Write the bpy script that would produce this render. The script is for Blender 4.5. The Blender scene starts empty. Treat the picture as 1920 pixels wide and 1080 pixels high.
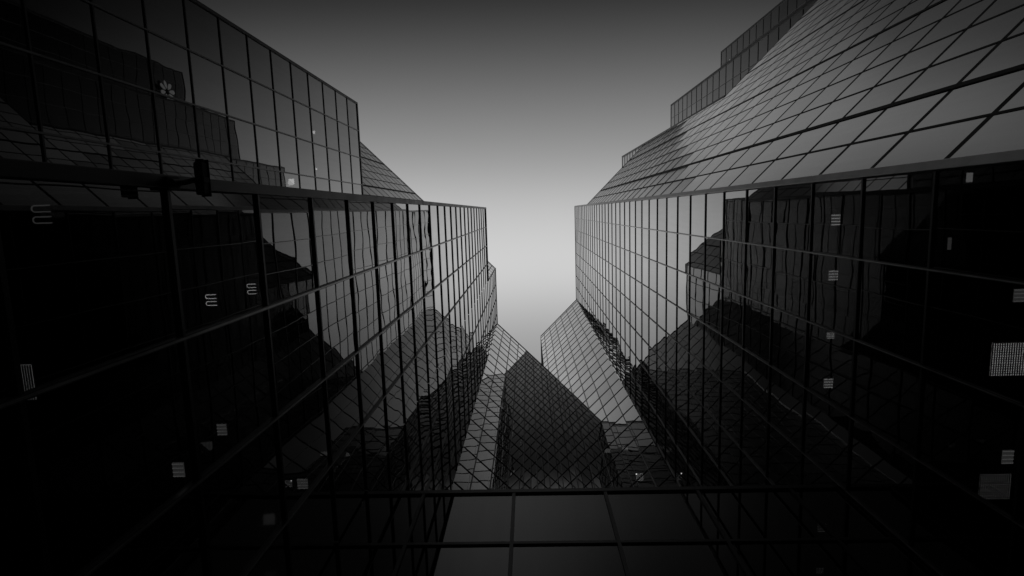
import bpy, math, random
from mathutils import Vector, Matrix

sc = bpy.context.scene
C = sc.collection
rad = math.radians
EYE = 1.6                      # eye height; all heights in the tables below are above the eye

# ------------------------------------------------------------------ camera
F_PX = 1057.6                  # focal length in pixels of a 1920 px wide frame (about a 20 mm lens)
a_, b_, c_ = rad(7.702), rad(1.651), rad(-1.756)
RX = Matrix(((1, 0, 0), (0, math.cos(a_), -math.sin(a_)), (0, math.sin(a_), math.cos(a_))))
RY = Matrix(((math.cos(b_), 0, math.sin(b_)), (0, 1, 0), (-math.sin(b_), 0, math.cos(b_))))
RZ = Matrix(((math.cos(c_), -math.sin(c_), 0), (math.sin(c_), math.cos(c_), 0), (0, 0, 1)))
RW = RX @ RY @ RZ              # world -> camera (x right, y down, z forward)
cam_d = bpy.data.cameras.new('camera')
cam_d.sensor_width = 36.0
cam_d.lens = F_PX / 1920 * 36.0
cam_d.clip_start = 0.05
cam_d.clip_end = 20000
cam = bpy.data.objects.new('camera', cam_d)
C.objects.link(cam)
r0, r1, r2 = RW[0], RW[1], RW[2]
cam.matrix_world = Matrix(((r0[0], -r1[0], -r2[0], 0), (r0[1], -r1[1], -r2[1], 0),
                           (r0[2], -r1[2], -r2[2], EYE), (0, 0, 0, 1)))
sc.camera = cam

# ------------------------------------------------------------------ world, sun, exposure
SUN_EL, SUN_AZ = rad(24), rad(285)       # azimuth measured from +Y clockwise
w = bpy.data.worlds.new("World")
sc.world = w
w.use_nodes = True
nt = w.node_tree
nt.nodes.clear()
N = nt.nodes.new
L = nt.links.new
sky = N('ShaderNodeTexSky')
sky.sky_type = 'NISHITA'
sky.sun_disc = False
sky.sun_elevation = SUN_EL
sky.sun_rotation = SUN_AZ
bw = N('ShaderNodeRGBToBW')
L(sky.outputs[0], bw.inputs[0])
tc = N('ShaderNodeTexCoord')
sep = N('ShaderNodeSeparateXYZ')
L(tc.outputs['Generated'], sep.inputs[0])


def mth(op, a, b=None, c=None, clamp=False, tree=None):
    tree = tree or nt
    n = tree.nodes.new('ShaderNodeMath')
    n.operation = op
    n.use_clamp = clamp
    for i, v in enumerate((a, b, c)):
        if v is None:
            continue
        if isinstance(v, (int, float)):
            n.inputs[i].default_value = v
        else:
            tree.links.new(v, n.inputs[i])
    return n.outputs[0]


zc = mth('MAXIMUM', sep.outputs[2], 0.08)
ry = mth('DIVIDE', sep.outputs[1], zc)
rx = mth('DIVIDE', sep.outputs[0], zc)
NISHITA_ZENITH = 1.6           # normalises the Nishita luminance overhead
# luminance of the zenith sky along the street (ratio of horizontal to vertical distance), darkened as by a red filter
SKY_PTS = [(-2.0, .03), (-1.0, .03), (-.6, .035), (-.45, .026), (-.371, .028), (-.278, .089), (-.184, .195), (-.091, .342), (.002, .558),
           (.076, .658), (.12, .64), (.162, .533), (.229, .387), (.32, .31), (.5, .26), (1.0, .20), (2.0, .15)]


def sky_at(y):
    for i in range(len(SKY_PTS) - 1):
        (a, va), (b, vb) = SKY_PTS[i], SKY_PTS[i + 1]
        if a <= y <= b:
            f = (y - a) / (b - a)
            pa = SKY_PTS[max(i - 1, 0)]
            pb = SKY_PTS[min(i + 2, len(SKY_PTS) - 1)]
            ma = (vb - pa[1]) / (b - pa[0]) * (b - a)
            mb_ = (pb[1] - va) / (pb[0] - a) * (b - a)
            return max(.02, (2 * f**3 - 3 * f**2 + 1) * va + (f**3 - 2 * f**2 + f) * ma + (3 * f**2 - 2 * f**3) * vb + (f**3 - f**2) * mb_)
    return SKY_PTS[-1][1]


def ramp_node(val, stops, lo, hi):
    r = N('ShaderNodeValToRGB')
    r.color_ramp.interpolation = 'B_SPLINE'
    L(mth('MULTIPLY_ADD', val, 1 / (hi - lo), -lo / (hi - lo), clamp=True), r.inputs[0])
    el = r.color_ramp.elements
    while len(el) > 1:
        el.remove(el[0])
    for i, (p, v) in enumerate(stops):
        e = el[0] if i == 0 else el.new((p - lo) / (hi - lo))
        e.position = (p - lo) / (hi - lo)
        e.color = (v, v, v, 1)
    return r.outputs[0]


ys = [-1.0, -.8, -.6, -.5, -.44] + [-.40 + .036 * i for i in range(21)] + [.4, .5, .7, 1.0]
band = ramp_node(ry, [(y, sky_at(y)) for y in ys], -1.0, 1.0)
gx = mth('POWER', mth('ABSOLUTE', mth('MULTIPLY', rx, 1 / .95)), 4)
gx = mth('EXPONENT', mth('MULTIPLY', gx, -1))
lum = mth('MULTIPLY', band, gx)
# added bright patch of unseen sky behind viewer, for slanting walls to mirror
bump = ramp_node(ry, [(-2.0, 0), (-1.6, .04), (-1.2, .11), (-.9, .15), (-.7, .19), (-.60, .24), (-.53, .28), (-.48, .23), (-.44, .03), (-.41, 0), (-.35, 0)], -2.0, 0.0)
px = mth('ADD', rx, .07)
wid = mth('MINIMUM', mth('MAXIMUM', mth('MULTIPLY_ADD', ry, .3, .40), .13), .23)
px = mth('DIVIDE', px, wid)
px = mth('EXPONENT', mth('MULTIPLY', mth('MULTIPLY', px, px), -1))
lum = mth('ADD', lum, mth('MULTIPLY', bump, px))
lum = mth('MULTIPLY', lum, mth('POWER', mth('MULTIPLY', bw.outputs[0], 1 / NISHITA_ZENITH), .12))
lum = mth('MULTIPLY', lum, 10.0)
hz = N('ShaderNodeTexNoise')
hz.inputs['Scale'].default_value = 2.2
hz.inputs['Detail'].default_value = 4
L(tc.outputs['Generated'], hz.inputs['Vector'])
lum = mth('MULTIPLY', lum, mth('MULTIPLY_ADD', hz.outputs['Fac'], .12, .94))   # thin uneven haze
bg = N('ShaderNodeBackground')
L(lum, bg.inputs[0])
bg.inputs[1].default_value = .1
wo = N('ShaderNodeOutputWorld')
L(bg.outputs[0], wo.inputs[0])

sun_d = bpy.data.lights.new('sun', 'SUN')
sun_d.energy = .8
sun_d.angle = rad(10)
sun_d.color = (1, 1, 1)
sun = bpy.data.objects.new('sun', sun_d)
C.objects.link(sun)
sv = Vector((math.sin(SUN_AZ) * math.cos(SUN_EL), math.cos(SUN_AZ) * math.cos(SUN_EL), math.sin(SUN_EL)))
sun.rotation_euler = sv.to_track_quat('Z', 'Y').to_euler()

sc.view_settings.view_transform = 'Standard'
sc.view_settings.look = 'None'
sc.view_settings.exposure = 0
sc.view_settings.gamma = 1
sc.render.engine = 'CYCLES'
cy = sc.cycles
cy.max_bounces = 16
cy.glossy_bounces = 12
cy.transmission_bounces = 6
cy.transparent_max_bounces = 16
cy.diffuse_bounces = 2
cy.caustics_reflective = True
cy.sample_clamp_indirect = 4
cy.use_denoising = True

# ------------------------------------------------------------------ materials


def mat(name):
    m = bpy.data.materials.new(name)
    m.use_nodes = True
    t = m.node_tree
    t.nodes.clear()
    return m, t


def glass_mat(name, f0=.06, gain=1.0, power=2.5, see=.10, amp=.0036, rough=0.0):
    """solar-control glass: mirror strength rises towards grazing, the rest looks into a dark room"""
    m, t = mat(name)
    n = t.nodes.new
    l = t.links.new
    geo = n('ShaderNodeNewGeometry')
    at = n('ShaderNodeAttribute')
    at.attribute_name = 'tilt'
    sd = n('ShaderNodeAttribute')
    sd.attribute_name = 'seed'
    nz = n('ShaderNodeTexNoise')
    nz.noise_dimensions = '4D'
    nz.inputs['Scale'].default_value = 1.1
    nz.inputs['Detail'].default_value = 1.5
    l(geo.outputs['Position'], nz.inputs['Vector'])
    l(sd.outputs['Fac'], nz.inputs['W'])
    sub = n('ShaderNodeVectorMath')
    sub.operation = 'SUBTRACT'
    sub.inputs[1].default_value = (.5, .5, .5)
    l(nz.outputs['Color'], sub.inputs[0])
    sca = n('ShaderNodeVectorMath')
    sca.operation = 'SCALE'
    sca.inputs['Scale'].default_value = amp * 2
    l(sub.outputs[0], sca.inputs[0])
    ad = n('ShaderNodeVectorMath')
    ad.operation = 'ADD'
    l(geo.outputs['Normal'], ad.inputs[0])
    l(at.outputs['Vector'], ad.inputs[1])
    ad2 = n('ShaderNodeVectorMath')
    ad2.operation = 'ADD'
    l(ad.outputs[0], ad2.inputs[0])
    l(sca.outputs[0], ad2.inputs[1])
    nm = n('ShaderNodeVectorMath')
    nm.operation = 'NORMALIZE'
    l(ad2.outputs[0], nm.inputs[0])
    lw = n('ShaderNodeLayerWeight')
    lw.inputs['Blend'].default_value = .5
    fac = mth('POWER', lw.outputs['Facing'], power, tree=t)
    fac = mth('MULTIPLY_ADD', fac, gain - f0, f0, clamp=True, tree=t)
    gl = n('ShaderNodeBsdfGlossy')
    gl.inputs['Color'].default_value = (.97, .97, .97, 1)
    gl.inputs['Roughness'].default_value = rough
    # panes from different batches and rain streaks: a few per cent of tint
    wn = n('ShaderNodeTexWhiteNoise')
    wn.noise_dimensions = '1D'
    l(sd.outputs['Fac'], wn.inputs['W'])
    mp = n('ShaderNodeMapping')
    mp.inputs['Scale'].default_value = (3.5, 3.5, .25)
    l(geo.outputs['Position'], mp.inputs['Vector'])
    st = n('ShaderNodeTexNoise')
    st.inputs['Scale'].default_value = 1.6
    st.inputs['Detail'].default_value = 5
    l(mp.outputs[0], st.inputs['Vector'])
    tint = mth('MULTIPLY_ADD', wn.outputs['Value'], -.13, 1.06, tree=t)
    tint = mth('MULTIPLY_ADD', st.outputs['Fac'], -.12, tint, tree=t)
    l(tint, gl.inputs['Color'])
    l(nm.outputs[0], gl.inputs['Normal'])
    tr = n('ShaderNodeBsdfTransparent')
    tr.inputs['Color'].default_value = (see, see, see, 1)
    mx = n('ShaderNodeMixShader')
    l(fac, mx.inputs[0])
    l(tr.outputs[0], mx.inputs[1])
    l(gl.outputs[0], mx.inputs[2])
    o = n('ShaderNodeOutputMaterial')
    l(mx.outputs[0], o.inputs[0])
    return m


def metal_mat(name, col, rough, metallic, dirt=.35):
    m, t = mat(name)
    n = t.nodes.new
    l = t.links.new
    p = n('ShaderNodeBsdfPrincipled')
    geo = n('ShaderNodeNewGeometry')
    nz = n('ShaderNodeTexNoise')
    nz.inputs['Scale'].default_value = 2.3
    nz.inputs['Detail'].default_value = 6
    l(geo.outputs['Position'], nz.inputs['Vector'])
    mr = n('ShaderNodeMapRange')
    mr.inputs['To Min'].default_value = col * (1 - dirt)
    mr.inputs['To Max'].default_value = col * (1 + dirt)
    l(nz.outputs['Fac'], mr.inputs['Value'])
    l(mr.outputs[0], p.inputs['Base Color'])
    mr2 = n('ShaderNodeMapRange')
    mr2.inputs['To Min'].default_value = max(.05, rough - .1)
    mr2.inputs['To Max'].default_value = rough + .1
    l(nz.outputs['Fac'], mr2.inputs['Value'])
    l(mr2.outputs[0], p.inputs['Roughness'])
    p.inputs['Metallic'].default_value = metallic
    o = n('ShaderNodeOutputMaterial')
    l(p.outputs[0], o.inputs[0])
    return m


def emit_mat(name, s):
    m, t = mat(name)
    e = t.nodes.new('ShaderNodeEmission')
    e.inputs[0].default_value = (1, 1, 1, 1)
    e.inputs[1].default_value = s
    o = t.nodes.new('ShaderNodeOutputMaterial')
    t.links.new(e.outputs[0], o.inputs[0])
    m.cycles.emission_sampling = 'NONE'
    return m


GLASS = glass_mat('mirror glass')
GLASS_INFILL = glass_mat('satin mirror glass', f0=.15, gain=1.0, power=1.4, amp=.001, rough=.1)
GLASS_COURT = glass_mat('court mirror glass', f0=.16, gain=.95, power=1.7, amp=.003)
GLASS_LOW = glass_mat('dark mirror glass', f0=.03, gain=.33, power=2.5, amp=.001)
FRAME = metal_mat('dark anodised aluminium', .035, .4, .8)
MULL = metal_mat('bronze anodised aluminium', .13, .35, .9)
TRIM = metal_mat('grey anodised aluminium', .5, .35, .9)
BLACK = metal_mat('black powder coat', .012, .6, 0)
BLACK.node_tree.nodes['Principled BSDF'].inputs['Specular IOR Level'].default_value = .2
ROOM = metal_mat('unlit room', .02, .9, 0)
ROOFM = metal_mat('roof membrane', .2, .9, 0)
SIGN = metal_mat('pale sign metal', .75, .35, .1, .08)
TUBE = emit_mat('lamp tube', 1.6)
PANEL_DIM = emit_mat('fading lamp tube', .18)
TUBE_DIM = emit_mat('dim lamp tube', .45)
PANEL = emit_mat('lamp diffuser', .6)
GRID = emit_mat('louvred lamp diffuser', 1.7)
GRID_DIM = emit_mat('dim louvred lamp diffuser', .5)
PANEL_BRIGHT = emit_mat('bright lamp diffuser', 3.5)
PAVE = metal_mat('paving', .2, .85, 0, .25)

# ------------------------------------------------------------------ mesh helpers


class MB:
    def __init__(s):
        s.v = []
        s.f = []

    def box(s, x0, x1, y0, y1, z0, z1):
        s.prism([(x0, y0), (x1, y0), (x1, y1), (x0, y1)], z0, z1)

    def prism(s, poly, z0, z1):
        ar = sum(poly[i][0] * poly[(i + 1) % len(poly)][1] - poly[(i + 1) % len(poly)][0] * poly[i][1] for i in range(len(poly)))
        if ar < 0:
            poly = poly[::-1]
        k = len(s.v)
        n = len(poly)
        s.v += [(x, y, z0) for x, y in poly] + [(x, y, z1) for x, y in poly]
        s.f.append(tuple(range(k + n - 1, k - 1, -1)))
        s.f.append(tuple(range(k + n, k + 2 * n)))
        for i in range(n):
            j = (i + 1) % n
            s.f.append((k + i, k + j, k + n + j, k + n + i))

    def tube(s, pts, r, seg=10):
        pts = [Vector(p) for p in pts]
        k = len(s.v)
        for i, p in enumerate(pts):
            d = (pts[min(i + 1, len(pts) - 1)] - pts[max(i - 1, 0)]).normalized()
            u = d.cross(Vector((0, 0, 1)))
            if u.length < .01:
                u = d.cross(Vector((0, 1, 0)))
            u.normalize()
            q = d.cross(u)
            for j in range(seg):
                a = j / seg * math.tau
                s.v.append(tuple(p + (u * math.cos(a) + q * math.sin(a)) * r))
        for i in range(len(pts) - 1):
            for j in range(seg):
                j2 = (j + 1) % seg
                s.f.append((k + i * seg + j, k + i * seg + j2, k + (i + 1) * seg + j2, k + (i + 1) * seg + j))
        s.f.append(tuple(k + j for j in range(seg))[::-1])
        e = k + (len(pts) - 1) * seg
        s.f.append(tuple(e + j for j in range(seg)))

    def build(s, name, m, parent=None, loc=None, bevel=0, smooth=False):
        me = bpy.data.meshes.new(name)
        me.from_pydata(s.v, [], s.f)
        me.update()
        me.materials.append(m)
        if smooth:
            for p in me.polygons:
                p.use_smooth = True
        o = bpy.data.objects.new(name, me)
        C.objects.link(o)
        if parent:
            o.parent = parent
        if loc:
            o.location = loc
        if bevel:
            b = o.modifiers.new('bevel', 'BEVEL')
            b.width = bevel
            b.segments = 2
        return o


def empty(name, loc=(0, 0, 0), parent=None):
    o = bpy.data.objects.new(name, None)
    o.empty_display_size = .2
    C.objects.link(o)
    o.location = loc
    if parent:
        o.parent = parent
    return o


def tag(o, label, cat, group=None):
    o['label'] = label
    o['category'] = cat
    if group:
        o['group'] = group
    return o


def project(p):
    c = RW @ Vector((p[0], p[1], p[2]))
    if c.z < .02:
        return None
    return (960 + F_PX * c.x / c.z, 540 + F_PX * c.y / c.z)


rng = random.Random(7)
PANES = {}                     # tower -> list of (screen area, facade, pane data)


def seen_area(q):
    pts = [project((v[0], v[1], v[2] - EYE)) for v in q]
    if any(p is None for p in pts):
        return 0
    if max(p[0] for p in pts) < 0 or min(p[0] for p in pts) > 1920 or max(p[1] for p in pts) < 0 or min(p[1] for p in pts) > 1080:
        return 0
    pts = [(min(1920, max(0, p[0])), min(1080, max(0, p[1]))) for p in pts]
    return abs(sum(pts[i][0] * pts[(i + 1) % 4][1] - pts[(i + 1) % 4][0] * pts[i][1] for i in range(4))) / 2


def pane_mesh(name, quads, m, parent):
    vs, fs, tl, sd = [], [], [], []
    for q, tilts, seed in quads:
        k = len(vs)
        vs += q
        fs.append((k, k + 1, k + 2, k + 3))
        tl += tilts
        sd.append(seed)
    me = bpy.data.meshes.new(name)
    me.from_pydata(vs, [], fs)
    me.update()
    me.materials.append(m)
    at = me.attributes.new('tilt', 'FLOAT_VECTOR', 'CORNER')
    at.data.foreach_set('vector', [c for v in tl for c in v])
    a2 = me.attributes.new('seed', 'FLOAT', 'FACE')
    a2.data.foreach_set('value', sd)
    o = bpy.data.objects.new(name, me)
    C.objects.link(o)
    o.parent = parent
    return o


def facade(tower, p0, p1, zb, zt, cols, rows, side, glass=None, thick=(), wm=.05, tm=.05, pd=.036, tilt=.0028, bow=.0028,
           room=None, slabs=(), cap=True, mull=None, caps=False, lean=0.0, tmat=None):  # lean: shading normal tilt, makes an upright wall mirror brighter sky
    """one flat curtain wall from p0 to p1; side=+1 when outside lies to the left of p0->p1.
    cols: distances of the mullions from p0; rows: transom heights above the eye."""
    glass = glass or GLASS
    p0, p1 = Vector(p0), Vector(p1)
    d = p1 - p0
    ln = d.length
    t = d / ln
    n = Vector((-t.y, t.x)) * side
    fac = empty('facade', (0, 0, 0), tower)
    zb += EYE
    zt += EYE
    xs = [0] + [c for c in cols if .12 < c < ln - .12] + [ln]
    zs = [zb] + [r + EYE for r in rows if zb + .15 < r + EYE < zt - .15] + [zt]
    t3, n3 = Vector((t.x, t.y, 0)), Vector((n.x, n.y, 0))
    quads = []
    for i in range(len(xs) - 1):
        for j in range(len(zs) - 1):
            u0, u1, z0, z1 = xs[i], xs[i + 1], zs[j], zs[j + 1]
            cs = [(u0, z0), (u1, z0), (u1, z1), (u0, z1)]
            if side > 0:
                cs = cs[::-1]
            q = [tuple(p0 + t * u) + (z,) for u, z in cs]
            tt = Vector((rng.gauss(0, tilt), rng.gauss(lean(abs((p0 + t * u0).x - RXP), max(z0 - EYE, .1)) if callable(lean) else lean, tilt), 0))
            bu, bv = rng.gauss(0, bow), rng.gauss(0, bow)
            tl = []
            for u, z in cs:
                su = 1 if u == u1 else -1
                sz = 1 if z == z1 else -1
                tl.append(tuple(t3 * (tt.x + bu * su) + Vector((0, 0, 1)) * (tt.y + bv * sz)))
            e = (q, tl, rng.random() * 50)
            facing = n.dot(-(p0 + t * (u0 + u1) / 2)) > 0
            PANES.setdefault(tower, []).append((seen_area(q) if facing else 0, fac, glass, e))
    # frame grid, mullions 4 mm proud of the transoms
    mb = MB()

    def bar(u0, u1, z0, z1, o0, o1):
        pts = [p0 + t * u0 + n * o0, p0 + t * u1 + n * o0, p0 + t * u1 + n * o1, p0 + t * u0 + n * o1]
        mb.prism([(p.x, p.y) for p in pts], z0, z1)
    for k, u in enumerate(xs[1:-1]):
        th = k in thick
        ww = wm * (1.9 if th else 1)
        bar(u - ww / 2, u + ww / 2, zb, zt - .01, -.02, pd + (.02 if th else .004))
    mb.build('mullions', mull or MULL, fac)
    if caps:
        mb = MB()
        for u in xs[1:-1]:
            bar(u - wm * .22, u + wm * .22, zb, zt - .02, pd + .002, pd + .012)
        mb.build('mullion_caps', TRIM, fac)
    mb = MB()
    for z in zs[1:-1]:
        bar(.02, ln - .02, z - tm / 2, z + tm / 2, -.016, pd)
    mb.build('transoms', tmat or FRAME, fac)
    if cap:
        mb = MB()
        bar(.0, ln, zt - .09, zt + .05, -.12, pd + .012)
        mb.build('parapet', FRAME, fac)
    # dark room behind the glass
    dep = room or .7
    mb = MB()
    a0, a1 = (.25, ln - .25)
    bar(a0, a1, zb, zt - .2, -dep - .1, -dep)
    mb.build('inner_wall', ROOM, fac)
    if slabs:
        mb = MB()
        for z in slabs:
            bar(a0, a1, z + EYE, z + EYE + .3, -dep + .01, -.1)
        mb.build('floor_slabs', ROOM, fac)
    return fac


def finish_panes(tower, most=100):
    """the panes that show largest become parts of their own, the rest of each wall one mesh"""
    lst = sorted(PANES[tower], key=lambda e: -e[0])
    rest = {}
    for i, (ar, fac, gl, e) in enumerate(lst):
        if i < most and ar > 30:
            pane_mesh('glass_pane', [e], gl, fac)
        else:
            rest.setdefault((fac.name, gl.name), (fac, gl, []))[2].append(e)
    for fac, gl, es in rest.values():
        o = pane_mesh('glazing', es, gl, fac)
        o['kind'] = 'stuff'


def steps(ph, top, bot=-1.6, s=2.0):
    k = math.ceil((bot - ph) / s)
    out = []
    while ph + k * s < top:
        out.append(ph + k * s)
        k += 1
    return out


def cols(first, w, ln):
    out = []
    u = first
    while u < ln:
        out.append(u)
        u += w
    return out


def post(tower, x, y, zb, zt, r=.075, m=None, rot=0):
    mb = MB()
    pts = [(x + r * math.cos(a + rot) * 1.414, y + r * math.sin(a + rot) * 1.414) for a in (rad(45), rad(135), rad(225), rad(315))]
    mb.prism(pts, zb + EYE, zt + EYE)
    return mb.build('corner_post', m or FRAME, tower, bevel=.01)


def roof(tower, poly, z):
    mb = MB()
    mb.prism(poly, z + EYE - .5, z + EYE - .25)
    return mb.build('roof', ROOFM, tower)


# ------------------------------------------------------------------ ground
g = MB()
g.prism([(-3000, -3000), (3000, -3000), (3000, 3000), (-3000, 3000)], -1, 0)
gr = g.build('pavement', PAVE)
gr['kind'] = 'structure'

# ------------------------------------------------------------------ right tower
GB = -1.6
RXP, RC = 6.634, -.50          # canyon wall plane and its outer corner
RT, RU, RLW = 81.5, 65.7, 39.6
RPH = 1.512
W45 = 1.147
D0, D1 = (RXP, 12.93), (1.35, 18.2)
right = tag(empty('glass_tower', (RXP, 5, 0)), 'tall mirror glass tower on the right, with a slanting corner wall and zigzag upper storeys', 'glass tower')
right.location = (0, 0, 0)
rrow = steps(RPH, 82)
rsl = [z for i, z in enumerate(steps(RPH, 80, s=4.0))]
# canyon wall
facade(right, (RXP, RC), (RXP, 12.93), GB, RT, cols(1.655, 1.648, 14), rrow, 1, wm=.044, tm=.05, pd=.036, caps=True, room=3.2, slabs=rsl)
# 45 degree end wall of the court and its hidden flank
facade(right, D0, D1, GB, RT, cols(.99, 1.165, 9), steps(.3, 82), 1, glass=GLASS_COURT, wm=.044, tm=.055, pd=.03, tilt=.003, bow=.0015, lean=.02)
facade(right, D1, (1.35, 30.0), GB, RT, cols(1.65, 1.65, 12), rrow, 1)
# slanting corner wall: upper and lower part; only shading normals are tilted, to mirror brighter sky


def brighten_lean(s, h):
    r = (RXP + s) / h
    return min(.055, 1.5 / h) if r < .262 else -.14



K = 6.76
cR = [(RXP + K * i, RC - K * i) for i in range(4)]
ln45 = K * math.sqrt(2)
c45 = cols(W45, W45, 60)
facade(right, cR[0], cR[1], GB, RU, c45[:8], rrow, -1, glass=GLASS_INFILL, mull=BLACK, tmat=BLACK, wm=.07, tm=.12, pd=.006, lean=brighten_lean, thick=(1, 5), tilt=.001, bow=.0006)
facade(right, cR[1], cR[3], GB, RLW, [c - ln45 for c in c45 if c > ln45], rrow, -1, glass=GLASS_INFILL, mull=BLACK, tmat=BLACK, wm=.07, tm=.12, pd=.006, lean=brighten_lean, thick=(1, 5, 9, 13, 17, 21, 25, 29), tilt=.001, bow=.0006)
# zigzag storeys above the slanting walls
for i in range(3):
    x0, y0 = cR[i]
    lo = RU if i == 0 else RLW
    facade(right, (x0, y0 - .0), (x0 + K, y0), lo, RT, cols(1.65, 1.65, K), rrow, -1, tilt=.001, bow=.001)
    lo2 = RU if i == 0 else RLW
    facade(right, (x0 + K, y0), (x0 + K, y0 - K), lo2, RT, cols(1.65, 1.65, K), rrow, -1, tilt=.0016, bow=.001)
    post(right, x0 + K, y0 - K, lo2 if i else RLW, RT)
# back of the tower
far = [cR[3], (70, cR[3][1]), (70, 30), (1.35, 30)]
for q0, q1 in zip(far[:-1], far[1:]):
    facade(right, q0, q1, GB, RT, cols(1.65, 1.65, 90), steps(RPH, 82, s=4.0), -1)
post(right, RXP + .02, RC - .02, GB, RT, r=.085, m=TRIM, rot=rad(22.5))
rp = [(RXP + .1, 12.9), (1.45, 18.2), (1.45, 29.9), (69.9, 29.9), (69.9, cR[3][1] + .1)]
for i in range(2, -1, -1):
    rp.append((cR[i][0] + K + .1, cR[i + 1][1] + .1))
    rp.append((cR[i][0] + K + .1, cR[i][1] + .1))
rp.append((RXP + .1, RC + .1))
roof(right, rp, RT)
roof(right, [(cR[0][0] + .2, RC - .1), (cR[1][0] - .1, RC - .1), (cR[1][0] - .1, cR[1][1] + .2)], RU)
for i in range(1, 3):
    roof(right, [(cR[i][0] + .2, cR[i][1] - .1), (cR[i + 1][0] - .1, cR[i][1] - .1), (cR[i + 1][0] - .1, cR[i + 1][1] + .2)], RLW)

# ------------------------------------------------------------------ left tower
LX, LC = -3.828, -.43
LT, LH = 51.0, 62.4
LPH = 1.932
left = tag(empty('glass_tower', (0, 0, 0)), 'mirror glass tower filling the lower left, its black wall lit only by small office lamps', 'glass tower')
lrow = steps(LPH, 63)
lsl = steps(LPH, 50, s=4.0)
LM = 6.12
CE = (1.675, 17.875)
facade(left, (LX, LC), (LX, LM), GB, LT, cols(1.685, 1.655, 7), lrow, -1, wm=.05, tm=.05, pd=.04, caps=True, room=3.2, slabs=lsl)
facade(left, (LX, LM), (LX, 12.4), GB, LH, cols(.1 + 1.655, 1.655, 7), lrow, -1, room=2.0, slabs=lsl)
facade(left, (LX, 12.4), CE, GB, LH, cols(.96, W45, 9), steps(.85, 63), -1, glass=GLASS_COURT, wm=.044, tm=.055, pd=.03, tilt=.003, bow=.0015, lean=.02)
# the tall slanting wall behind the stepped blocks
S1 = (LX - 23, LM - 23)
facade(left, (LX, LM), S1, GB, LH, cols(.5, W45, 60), steps(1.45, 63), 1, glass=GLASS_INFILL, mull=BLACK, tmat=BLACK, wm=.07, tm=.12, pd=.006, lean=.035, thick=(2, 6, 10, 14, 18, 22, 26, 30, 34), tilt=.001, bow=.0008)
facade(left, (LX, LC), (-10.45, LC), GB, LT, cols(1.65, 1.65, 8), lrow, 1)
for q0, q1 in (((S1), (-70, S1[1])), ((-70, S1[1]), (-70, 30)), ((-70, 30), (1.2, 30)), ((1.2, 30), (1.2, 18.5))):
    facade(left, q0, q1, GB, LH, cols(1.65, 1.65, 90), steps(LPH, 63, s=4.0), 1)
post(left, LX, LC, GB, LT, r=.07)
post(left, LX, LM, LT + .05, LH, r=.05)
roof(left, [(LX - .1, LM - .2), (LX - .1, LC + .1), (-10.3, LC + .1)], LT)
roof(left, [(LX - .1, LM + .1), (LX - .1, 12.35), (1.15, 17.6), (1.15, 29.9), (-69.9, 29.9), (-69.9, S1[1] + .1), (S1[0] - .1, S1[1] + .1)], LH)

# ------------------------------------------------------------------ lower block in front of the left tower
BX, BC, BT = -10.6, -7.07, 36.4
block = tag(empty('glass_block', (0, 0, 0)), 'lower glass block at the upper left, reflecting a stepped tower with a petal sign', 'glass building')
brow = steps(.37, 36)
facade(block, (BX, BC), (BX, LC - .3), GB, BT, cols(1.68, 1.68, 7), brow, -1, room=2.6, slabs=steps(.37, 35, s=4.0), tilt=.0012, bow=.0012)
facade(block, (BX, BC), (-17.1, BC), GB, BT, cols(1.65, 1.65, 8), brow, 1)
post(block, BX, BC, GB, BT, r=.06)
roof(block, [(BX - .1, LC - .3), (BX - .1, BC + .1), (-17.0, BC + .1)], BT)

# ------------------------------------------------------------------ low link building
KY, KT = 6.21, 11.9
link = tag(empty('link_building', (0, 0, 0)), 'low glass link building across the bottom, its panes mirroring plain dark sky', 'glass building')
facade(link, (LX + .03, KY), (RXP - .03, KY), GB, KT, cols(-LX - .03 - 2.5, 2.015, 11), steps(-.1, KT), -1, glass=GLASS_LOW, mull=FRAME, wm=.07, tm=.08, tilt=.0005, bow=.0006)
roof(link, [(LX + .1, KY + .1), (RXP - .1, KY + .1), (RXP - .1, 10.5), (LX + .1, 10.5)], KT + .2)
facade(link, (LX + .03, 10.6), (RXP - .03, 10.6), GB, KT, cols(2, 2.015, 11), steps(-.1, KT), 1, glass=GLASS_LOW)

for tw in (right, left, block, link):
    finish_panes(tw)

# ------------------------------------------------------------------ security camera on the left tower's corner post
sx, sy, sz = -3.43, -.45, 5.94 + EYE
cc = tag(empty('security_camera', (LX, -.41, sz)), 'black security camera in a long housing on a bracket at the left tower corner', 'security camera')


def cpart(name, build, m, bevel=0, smooth=False, parent=None):
    mb = MB()
    build(mb)
    return mb.build(name, m, parent or cc, bevel=bevel, smooth=smooth)


ox, oy = sx - LX, sy + .41
cpart('housing', lambda b: b.box(ox - .045, ox + .045, oy - .17, oy + .17, -.055, .06), BLACK, .015)
cpart('sun_shield', lambda b: b.box(ox - .054, ox + .054, oy - .2, oy + .185, .062, .078), BLACK, .004)
cpart('lens', lambda b: b.tube([(ox, oy - .172, 0), (ox, oy - .2, 0)], .04, 20), BLACK)
cpart('clamp', lambda b: (b.box(ox - .068, ox + .068, oy - .01, oy + .045, -.075, -.056), b.box(ox - .068, ox - .047, oy - .01, oy + .045, -.056, .03), b.box(ox + .047, ox + .068, oy - .01, oy + .045, -.056, .03)), BLACK, .004)
cpart('arm', lambda b: b.tube([(.06, 0, -.03), (.16, 0, -.04), (.26, 0, -.075), (ox - .02, oy + .018, -.09)], .026, 12), BLACK, smooth=True)
cpart('wall_plate', lambda b: b.box(.075, .1, -.07, .07, -.1, .1), BLACK, .006)
cpart('knuckle', lambda b: b.tube([(.13, 0, -.1), (.13, 0, .02)], .045, 16), BLACK)

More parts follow.
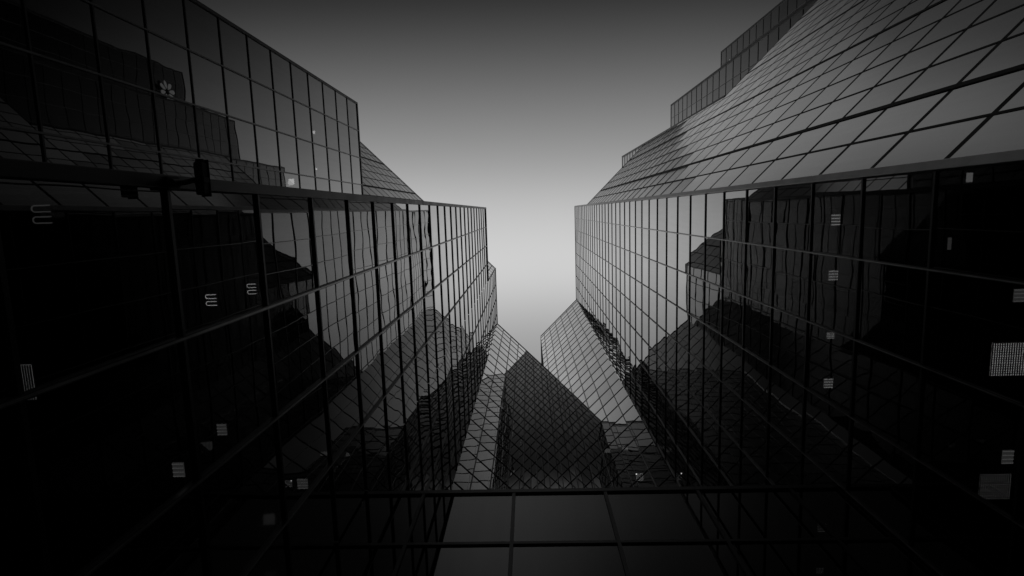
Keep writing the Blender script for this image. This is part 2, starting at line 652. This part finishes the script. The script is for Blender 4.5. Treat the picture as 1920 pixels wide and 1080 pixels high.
# ------------------------------------------------------------------ petal sign on the right tower, seen in the block's mirror
sgx, sgy, sgz = cR[3][0] - .35, -17.24, 77.2 + EYE
sign = tag(empty('wall_sign', (sgx, sgy, sgz)), 'pale flower shaped sign of eight petals high on the zigzag tower wall', 'sign')
for k in range(8):
    a = k * math.tau / 8 + .2
    mb = MB()
    pts = []
    for j in range(14):
        b = j / 14 * math.tau
        u = .95 + .55 * math.cos(b)
        v = .27 * math.sin(b) * (1 + .35 * math.cos(b))
        pts.append((u * math.cos(a) - v * math.sin(a), u * math.sin(a) + v * math.cos(a)))
    kk = len(pts)
    mb.v = [(-.06, y, z) for y, z in pts] + [(.06, y, z) for y, z in pts]
    mb.f = [tuple(range(kk - 1, -1, -1)), tuple(range(kk, 2 * kk))] + [(i, (i + 1) % kk, kk + (i + 1) % kk, kk + i) for i in range(kk)]
    mb.build('petal', SIGN, sign)
mb = MB()
mb.tube([(-.05, 0, 0), (.3, 0, 0)], .1, 12)
mb.build('stem', FRAME, sign)

# ------------------------------------------------------------------ office lamps behind the glass


def lamp(kind, x, y, z, sx, sy, label, m=None, flip=1):
    o = tag(empty('ceiling_light', (x, y, z + EYE)), label, 'ceiling light', 'office ceiling lights')
    h = MB()
    h.box(-sx / 2 - .015, sx / 2 + .015, -sy / 2 - .015, sy / 2 + .015, .02, .045)
    h.build('housing', BLACK, o)
    if kind == 'tubes':
        for s in (-1, 1):
            yc = s * sy * .27
            hw = sy * .15
            pts = [(-flip * sx / 2, yc - hw, 0), (flip * sx * .3, yc - hw, 0)]
            for j in range(1, 6):
                b = -math.pi / 2 + j * math.pi / 6
                pts.append((flip * (sx * .3 + hw * math.cos(b)), yc + hw * math.sin(b), 0))
            pts += [(flip * sx * .3, yc + hw, 0), (-flip * sx / 2, yc + hw, 0)]
            t = MB()
            t.tube(pts, sy * .033, 8)
            t.build('lamp_tube', m or TUBE, o)
    elif kind == 'bars':
        t = MB()
        t.box(-sx / 2, sx / 2, -sy / 2, sy / 2, .008, .018)
        t.build('diffuser', PANEL_DIM, o)
        for q in range(4):
            yc = sy * (-.42 + .28 * q)
            t = MB()
            t.tube([(-sx * .48, yc, 0), (sx * .48, yc, 0)], sy * .032, 8)
            t.build('lamp_tube', m or TUBE, o)
    elif kind == 'louvre':
        t = MB()
        t.box(-sx / 2, sx / 2, -sy / 2, sy / 2, .005, .018)
        t.build('diffuser', m or GRID, o)
        t = MB()
        nn = 14
        for i in range(nn + 1):
            u = -sx / 2 + sx * i / nn
            t.box(u - .009, u + .009, -sy / 2, sy / 2, -.007, .004)
            u = -sy / 2 + sy * i / nn
            t.box(-sx / 2, sx / 2, u - .004, u + .004, -.009, .002)
        t.build('louvre', FRAME, o)
        for s in (-1, 1):
            yc = s * sy * .23
            hw = sy * .13
            pts = [(-sx / 2, yc - hw, 0), (sx * .35, yc - hw, 0), (sx * .42, yc, 0), (sx * .35, yc + hw, 0), (-sx / 2, yc + hw, 0)]
            t = MB()
            t.tube(pts, .007, 6)
            t.build('lamp_tube', TUBE_DIM if m else TUBE, o)
    elif kind == 'slats':
        nn = 6
        t = MB()
        t.box(-sx / 2, sx / 2, -sy / 2, sy / 2, .005, .018)
        t.build('diffuser', m or PANEL, o)
        t = MB()
        for i in range(nn + 1):
            u = -sx / 2 + sx * i / nn
            t.box(u - .007, u + .007, -sy / 2, sy / 2, -.007, .004)
        t.build('louvre', FRAME, o)
    else:
        t = MB()
        t.box(-sx / 2, sx / 2, -sy / 2, sy / 2, .0, .018)
        t.build('diffuser', m or PANEL_BRIGHT, o)
    return o


RL = 13.44
lamp('bars', 7.15, .41, RL, .21, .26, 'lit ceiling light in the right tower, uppermost of a straight row of four')
lamp('bars', 7.15, 1.71, RL, .22, .24, 'lit ceiling light in the right tower, second down in the row of four')
lamp('bars', 7.15, 3.16, RL, .18, .15, 'small lit ceiling light in the right tower, third down in the row of four')
lamp('bars', 7.15, 4.34, RL, .22, .24, 'lit ceiling light in the right tower, lowest of the straight row of four')
lamp('panel', 7.12, -.33, 9.45, .09, .15, 'narrow lit panel close under the corner of the right tower', PANEL)
lamp('louvre', 7.98, 2.70, 9.45, .55, .57, 'large square louvred ceiling light in the right tower, brightest in view')
lamp('louvre', 7.95, 4.97, 9.45, .52, .45, 'dimmer louvred ceiling light in the right tower, below the brightest one', GRID_DIM)
lamp('bars', 8.12, 4.43, 9.45, .19, .25, 'faint tube light in the right tower just above the dimmer louvred one', TUBE_DIM)
lamp('panel', 6.88, .73, 9.45, .05, .2, 'thin upright sliver of light in the right tower near the thick mullion', PANEL_DIM)
lamp('bars', 8.08, 1.62, 9.45, .2, .22, 'tube light cut by the right border, above the brightest louvred light', TUBE_DIM)
lamp('tubes', -5.15, -.13, 5.87, .21, .22, 'soft ceiling light at the upper far left beneath the corner post', PANEL_DIM, -1)
lamp('tubes', -5.75, 1.40, 9.87, .2, .23, 'bright pair of U shaped tubes in the left tower, left one of two', None, -1)
lamp('tubes', -4.99, 1.22, 9.87, .16, .21, 'bright pair of U shaped tubes in the left tower, right one of two', None, -1)
lamp('bars', -5.80, 3.84, 9.87, .18, .22, 'tube light in the left tower, lower than the bright pair', TUBE_DIM, -1)
lamp('bars', -4.0, 2.75, 5.88, .13, .17, 'dim tube light at the bottom left close behind the black glass', TUBE_DIM, -1)
lamp('bars', -4.37, 4.93, 9.87, .2, .2, 'tube light in the left tower just above the link building edge', TUBE_DIM, -1)
lamp('slats', -5.60, 1.70, 5.87, .17, .4, 'slatted ceiling light at the far left edge of the view')
lamp('panel', -11.95, -4.80, 32.3, .12, .16, 'tiny lamp in the upper left block, higher of the two dots', PANEL_BRIGHT)
lamp('tubes', -11.79, -5.51, 36.0, .3, .5, 'small ladder shaped lamp under the roof of the upper left block', TUBE)
lamp('panel', -11.99, -2.77, 32.3, .12, .12, 'tiny lamp in the upper left block, lower of the two dots', PANEL_BRIGHT)
lamp('panel', -12.0, -1.85, 28.3, .7, .26, 'bright flat lamp in the upper left block near the corner post rail', PANEL_BRIGHT)
lamp('bars', -4.85, 6.82, 13.87, .17, .17, 'dim tube light in the left tower, right one of two above the link building edge', TUBE_DIM, -1)
lamp('bars', 5.60, 14.30, 28.85, .42, .40, 'striped lamp low in the slanting court wall, nearest the link building', TUBE)
lamp('panel', 4.65, 15.29, 34.5, .36, .26, 'small pale lamp in the slanting court wall, left one of the upper two', PANEL)
lamp('panel', 5.48, 14.44, 32.85, .36, .24, 'small pale lamp in the slanting court wall, right one of the upper two', PANEL)
